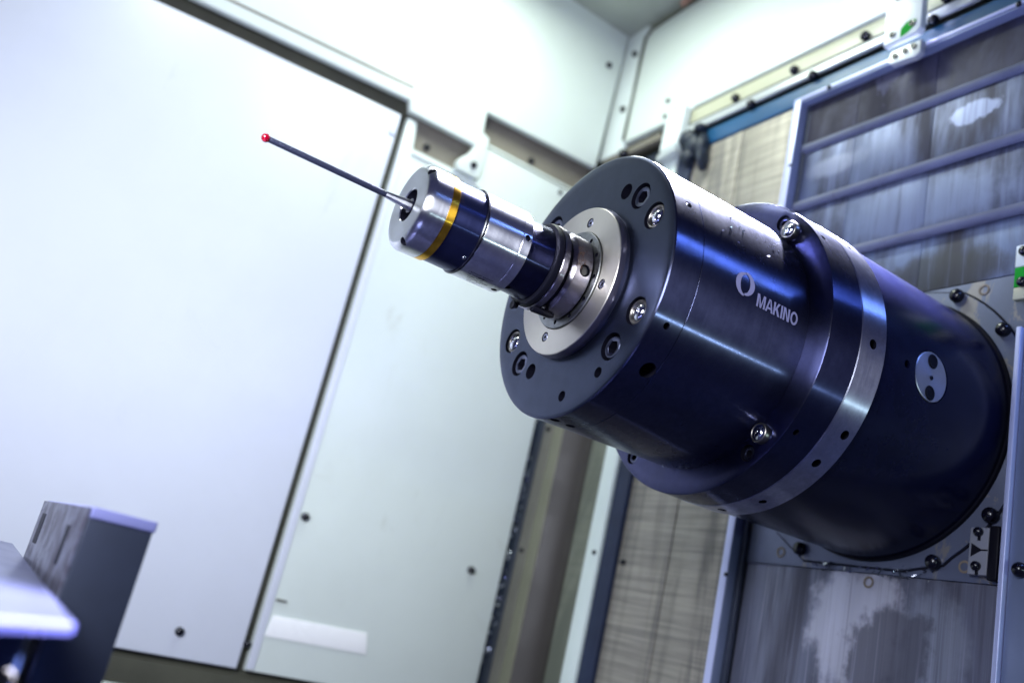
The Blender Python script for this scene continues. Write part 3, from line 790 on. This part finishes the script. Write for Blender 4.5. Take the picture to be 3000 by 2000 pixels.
# ---- printed lettering wrapped on the sleeve
RL = 1.0016
def wrap(y, z): return Vector((RL * math.cos(z), y, RL * math.sin(z))) * S
def poly_print(name, polys):
    bm = bmesh.new()
    for P_ in polys:
        bm.faces.new([bm.verts.new(wrap(y, z)) for y, z in P_])
    bmesh.ops.triangulate(bm, faces=bm.faces[:])
    for _ in range(2):
        bmesh.ops.subdivide_edges(bm, edges=[e for e in bm.edges if e.calc_length() > 0.03 * S], cuts=1)
        bmesh.ops.triangulate(bm, faces=bm.faces[:])
    for v in bm.verts:
        a_ = math.atan2(v.co.z, v.co.x); v.co.x = RL * S * math.cos(a_); v.co.z = RL * S * math.sin(a_)
    return link(name, bm, 'print', sp, smooth=False)
H = 0.092; zb = -0.046; T = 0.0165
def letter(ch, y0, wd):
    X = lambda u: y0 + u * wd
    Z = lambda v: zb + v * H
    t = T / wd; P_ = []
    if ch == 'M':
        P_ = [[(X(0), Z(0)), (X(t), Z(0)), (X(t), Z(1)), (X(0), Z(1))], [(X(1 - t), Z(0)), (X(1), Z(0)), (X(1), Z(1)), (X(1 - t), Z(1))],
              [(X(t), Z(1)), (X(t * .3 + t), Z(1)), (X(.5 + t * .45), Z(0)), (X(.5 - t * .45), Z(0)), (X(t), Z(.78))],
              [(X(1 - t), Z(1)), (X(1 - t), Z(.78)), (X(.5 + t * .45), Z(0)), (X(.5), Z(.12)), (X(1 - t * 1.3), Z(1))]]
    if ch == 'A':
        P_ = [[(X(0), Z(0)), (X(t * 1.05), Z(0)), (X(.5 + t * .1), Z(1)), (X(.5 - t * .55), Z(1))], [(X(1 - t * 1.05), Z(0)), (X(1), Z(0)), (X(.5 + t * .55), Z(1)), (X(.5 - t * .1), Z(1))],
              [(X(.22), Z(.22)), (X(.78), Z(.22)), (X(.71), Z(.37)), (X(.29), Z(.37))]]
    if ch == 'K':
        P_ = [[(X(0), Z(0)), (X(t), Z(0)), (X(t), Z(1)), (X(0), Z(1))], [(X(t), Z(.32)), (X(t * 1.9), Z(.52)), (X(.98), Z(1)), (X(.98 - t * 1.2), Z(1)), (X(t), Z(.52))],
              [(X(.34), Z(.50)), (X(.52), Z(.68)), (X(1.04), Z(0)), (X(1.04 - t * 1.25), Z(0))]]
    if ch == 'I': P_ = [[(X(0), Z(0)), (X(1), Z(0)), (X(1), Z(1)), (X(0), Z(1))]]
    if ch == 'N':
        P_ = [[(X(0), Z(0)), (X(t), Z(0)), (X(t), Z(1)), (X(0), Z(1))], [(X(1 - t), Z(0)), (X(1), Z(0)), (X(1), Z(1)), (X(1 - t), Z(1))],
              [(X(t), Z(1)), (X(t * 1.25), Z(1)), (X(1 - t), Z(.26)), (X(1 - t), Z(0)), (X(1 - t * 1.25), Z(0)), (X(t), Z(.74))]]
    if ch == 'O':
        n = 28
        for k in range(n):
            a, b = 2 * PI * k / n, 2 * PI * (k + 1) / n
            o1 = lambda q: (X(.5 + .5 * math.cos(q)), Z(.5 + .52 * math.sin(q)))
            o2 = lambda q: (X(.5 + (.5 - t) * math.cos(q)), Z(.5 + (.52 - T / H) * math.sin(q)))
            P_.append([o1(a), o1(b), o2(b), o2(a)])
    return poly_print('letter', P_)
y_ = 0.758
for ch, wd in (('M', 0.080), ('A', 0.074), ('K', 0.062), ('I', T), ('N', 0.062), ('O', 0.072)):
    letter(ch, y_, wd); y_ += wd + (0.004 if ch == 'M' else 0.002 if ch == 'A' else 0.0085)
# emblem: two interlocking crescents
def crescent(side):
    P_ = []; n = 26; cy, cz = 0.637, 0.063
    for k in range(n):
        q = [(-90 + 180 * kk / n) for kk in (k, k + 1)]
        pts = []
        for d_ in q:
            a = R(d_ if side > 0 else 180 - d_)
            pts.append((cy + 0.086 * math.cos(a) + side * 0.0015, cz + 0.084 * math.sin(a) + side * 0.004))
        for d_ in reversed(q):
            a = R(d_ if side > 0 else 180 - d_)
            k_ = abs(d_) / 86.0
            pts.append((cy + side * 0.003 + 0.041 * math.cos(a), cz + 0.068 * math.sin(a) + side * 0.004))
        P_.append(pts)
    return poly_print('emblem', P_)
crescent(1); crescent(-1)

# ================================================================== touch probe held in the spindle
pr = empty('touch_probe', (0, -0.10, 0), 'steel touch probe with gold ring and long thin stylus held in the spindle', 'probe')
link('ruby_ball', (lambda t: (bmesh.ops.create_uvsphere(t, u_segments=40, v_segments=24, radius=0.0275 * S, matrix=Matrix.Translation((0, -2.37 * S, 0))), t)[1])(bmesh.new()), 'ruby', pr)
link('stylus_stem', lathe([(-2.352, 0.0), (-2.352, 0.016), (-2.345, 0.0185), (-1.54, 0.0205), (-1.54, 0.0)], 32), 'carbon', pr)
# faceted stylus base
bm = bmesh.new(); prev = None
for (y, r_) in ((-1.56, 0.0), (-1.56, 0.0225), (-1.545, 0.0235), (-1.47, 0.030), (-1.43, 0.034), (-1.37, 0.0375), (-1.30, 0.0375)):
    rg = [bm.verts.new((r_ * S * math.cos(PI * 2 * k / 10), y * S, r_ * S * math.sin(PI * 2 * k / 10))) for k in range(10)] if r_ else None
    if rg and prev:
        for k in range(10): bm.faces.new((prev[k], prev[(k + 1) % 10], rg[(k + 1) % 10], rg[k]))
    elif rg: bm.faces.new(rg)
    prev = rg
link('stylus_base', bm, 'cap', pr, smooth=False)
link('stylus_collar', lathe([(-1.372, 0.036), (-1.385, 0.040), (-1.385, 0.050), (-1.372, 0.056), (-1.30, 0.056)], 40), 'black', pr)
F = [(-1.30, 0.0), (-1.30, 0.112), (-1.388, 0.112), (-1.396, 0.116), (-1.396, 0.122)]
fil = [(-1.396 + 0.055 * (1 - math.cos(t)), 0.243 + 0.055 * math.sin(t)) for t in [PI / 2 * k / 10 for k in range(11)]]
cp_ = link('front_cap', lathe([(-1.35, 0.112), (-1.390, 0.112), (-1.396, 0.117)] + [(-1.396, 0.2)] + fil + [(-1.236, 0.298), (-1.232, 0.295), (-1.232, 0.112)], 144, closed=True), 'cap', pr)
cp_.data.materials.append(M['cap_face'])
for pl in cp_.data.polygons:
    if pl.center.y < -1.394 * S: pl.material_index = 1
cb_ = bmesh.new()
for a in (42, -78, 162):
    x, z = face_xy(0.272, a); cyl_cutter(cb_, (x, -1.375, z), (0.25 * math.cos(R(a)), -1, 0.25 * math.sin(R(a))), 0.026, 0.05, 0.04)
carve(cp_, cb_)
for a in (42, -78, 162):
    x, z = face_xy(0.266, a)
    place('cap_screw', socket_mesh('cap_screw', 0.022, 0.004, 0.013, 0.02, 'chrome'), (x, -1.352, z), (0.25 * math.cos(R(a)), -1, 0.25 * math.sin(R(a))), pr)
link('cap_bore', lathe([(-1.3885, 0.1115), (-1.33, 0.105), (-1.31, 0.0)], 48), 'hole', pr)
link('gold_ring', lathe([(-1.230, 0.27), (-1.230, 0.2975), (-1.182, 0.2975), (-1.180, 0.296), (-1.180, 0.27)], 144, closed=True), 'gold', pr)
link('optical_window', lathe([(-1.178, 0.27), (-1.178, 0.288), (-0.972, 0.289), (-0.972, 0.27)], 144, closed=True), 'window', pr)
link('window_lip', lathe([(-0.971, 0.27), (-0.971, 0.296), (-0.965, 0.301), (-0.955, 0.301), (-0.951, 0.298), (-0.951, 0.27)], 144, closed=True), 'black', pr)
brl = link('barrel', lathe([(-0.950, 0.26), (-0.950, 0.296), (-0.948, 0.298), (-0.682, 0.298), (-0.6795, 0.296), (-0.6795, 0.26)], 144, closed=True), 'probe', pr)
bnd = link('barrel_ring', lathe([(-0.679, 0.26), (-0.679, 0.2965), (-0.677, 0.2985), (-0.614, 0.2985), (-0.607, 0.292), (-0.607, 0.26)], 144, closed=True, sub=0.03), 'probe', pr)
cb_ = bmesh.new()
for a in (2.5, -90, 100): cyl_cutter(cb_, cylpos(-0.645, a, 0.2985), out(a), 0.021, 0.03, 0.02)
carve(bnd, cb_)
for a in (2.5, -90): place('set_screw', socket_mesh('set_screw', 0.018, 0.004, 0.009, 0.012, 'black'), cylpos(-0.645, a, 0.285), out(a), pr)
ad = link('adapter', lathe([(-0.606, 0.2), (-0.606, 0.262), (-0.50, 0.264), (-0.405, 0.272), (-0.400, 0.2)], 144, closed=True, sub=0.05), 'adapter', pr)
cb_ = bmesh.new(); cyl_cutter(cb_, cylpos(-0.575, -80, 0.262), out(-80), 0.024, 0.04, 0.03); carve(ad, cb_)
link('adapter_lip', lathe([(-0.400, 0.24), (-0.400, 0.285), (-0.392, 0.300), (-0.375, 0.308), (-0.356, 0.308), (-0.350, 0.30), (-0.350, 0.24)], 144, closed=True), 'black_matte', pr)
link('holder_flange', lathe([(-0.349, 0.24), (-0.349, 0.309), (-0.344, 0.313), (-0.305, 0.313), (-0.296, 0.300), (-0.282, 0.278), (-0.282, 0.24)], 144, closed=True), 'holder', pr)
link('holder_groove', lathe([(-0.281, 0.24), (-0.281, 0.275), (-0.258, 0.275), (-0.258, 0.24)], 144, closed=True), 'black_matte', pr)
hb = link('holder_body', lathe([(-0.257, 0.24), (-0.257, 0.278), (-0.243, 0.300), (-0.236, 0.309), (-0.112, 0.309), (-0.104, 0.300), (-0.104, 0.24)], 144, closed=True, sub=0.04), 'holder', pr)
cb_ = bmesh.new(); cyl_cutter(cb_, cylpos(-0.165, -4.5, 0.309), out(-4.5), 0.043, 0.06, 0.02, 40); carve(hb, cb_)
place('data_chip', dome_mesh('data_chip', 0.036, 0.004, 'black', base=0.01), cylpos(-0.165, -4.5, 0.285), out(-4.5), pr)
for (y0, y1, a, w_) in ((-0.42, -0.375, -112, 0.030), (-0.345, -0.165, -84, 0.026)):
    bm = lathe([(y0, 0.0), (y0, w_), (y0 + 0.008, w_ * 1.15), (y1 - 0.03, w_ * 0.9), (y1, w_ * 0.45), (y1, 0)], 14)
    for v in bm.verts: v.co += Vector(cylpos(0, a, 0.318)) * S
    link('drive_key', bm, 'black_matte', pr)
# rust-coloured grime between groove and nose on the holder
bm = bmesh.new()
for k in range(110):
    y = random.uniform(-0.250, -0.205) + 0.05 * random.random() ** 2; a = random.gauss(12, 9)
    pts = [cylpos(y + random.uniform(-.008, .008), a + random.uniform(-1.6, 1.6), 0.3098) for _ in range(4)]
    try: bm.faces.new([bm.verts.new(Vector(q) * S) for q in pts])
    except Exception: pass
link('rust_flecks', bm, paint('rust_flecks', (0.11, 0.06, 0.04), 0.7), pr, kind='stuff')
# indicator lamp on the window
place('indicator', dome_mesh('indicator', 0.014, 0.006, 'chrome', base=0.004), cylpos(-0.990, -56.9, 0.287), out(-56.9), pr)
# rows of tiny etched text on the barrel underside
bm = bmesh.new()
for row in range(7):
    a0 = -73 - row * 5.0; y = -0.905 + 0.012 * row; end = -0.715 - (row % 3) * 0.025
    while y < end:
        wd = random.uniform(0.004, 0.010)
        if random.random() < 0.82:
            for (dy, da, ww, hh) in ((0, 0, wd * .5, 2.4), (wd * .6, random.uniform(-.5, .8), wd * .5, 1.8)):
                ps = [(y + dy, a0 + da), (y + dy + ww, a0 + da), (y + dy + ww, a0 + da + hh), (y + dy, a0 + da + hh)]
                bm.faces.new([bm.verts.new(Vector(cylpos(q[0], q[1], 0.2984)) * S) for q in ps])
        y += wd + 0.004
for yy in (-0.80, -0.775):
    bm.faces.new([bm.verts.new(Vector(cylpos(yy + 0.011 * math.cos(t), -77 + 2.0 * math.sin(t), 0.2986)) * S) for t in [2 * PI * k / 14 for k in range(14)]])
link('etched_text', bm, 'etch', pr, kind='stuff')

# ================================================================== fixture in the foreground
fx = empty('fixture_block', (-0.4, -2.5, -6), 'tall steel fixture block with slots in the lower left foreground', 'block')
fbk = link('block_body', box(-1.42, 0.5, -2.657, -2.36, -6.5, -2.32, 0.004), 'blockd', fx)  # darker copy of the steel: the shaded side put into the colour
fc = link('lit_front', box(-1.42, 0.498, -2.672, -2.6575, -6.5, -2.30, 0.002), 'block', fx)  # lit front face put in as a lighter sheet over the body
link('top_edge', box(-1.40, 0.508, -2.655, -2.35, -2.345, -2.292, 0.008), 'lilac', fx)
for (x0, x1, z0, z1) in ((-1.23, -1.04, -2.555, -2.375), (0.02, 0.135, -2.595, -2.40)):
    link('slot', box(x0, x1, -2.6745, -2.6715, z0, z1, 0.0), 'hole', fx)
sb = empty('ground_slab', (0.5, -2.9, -2.7), 'polished steel slab in front of the fixture block at the left edge', 'slab')
def plate_xy(pts, z0, z1, bev):
    bm = bmesh.new()
    A = [bm.verts.new(Vector((x, y, z1)) * S) for x, y in pts]; B = [bm.verts.new(Vector((x, y, z0)) * S) for x, y in pts]
    n = len(pts); fr_ = bm.faces.new(A); bm.faces.new(B[::-1])
    for i in range(n): bm.faces.new((A[i], B[i], B[(i + 1) % n], A[(i + 1) % n]))
    bmesh.ops.recalc_face_normals(bm, faces=bm.faces)
    if bev: bmesh.ops.bevel(bm, geom=list(fr_.edges), offset=bev * S, segments=3, affect='EDGES', profile=0.5)
    return bm
link('slab_top', plate_xy([(-3.1, -2.615), (2.20, -2.835), (2.75, -3.35), (3.4, -4.4), (-3.3, -4.4)], -2.682, -2.65, 0.0025), 'slab', sb)
link('slab_side', plate_xy([(2.17, -2.834), (2.212, -2.834), (2.762, -3.35), (3.412, -4.4), (3.38, -4.4), (2.73, -3.35)], -2.680, -2.6515, 0.002), 'slab_edge', sb)
ct = empty('blue_clamp', (1.2, -3.1, -5), 'blurred blue clamp body under the polished slab at bottom left', 'clamp')
link('clamp_body', box(-2.6, 1.9, -3.3, -2.90, -6.5, -2.695, 0.02), 'bluep', ct)
place('bolt', dome_mesh('clamp_bolt', 0.03, 0.01, 'recess', base=0.01), (1.9, -2.93, -2.87), (1, 0, 0), ct)
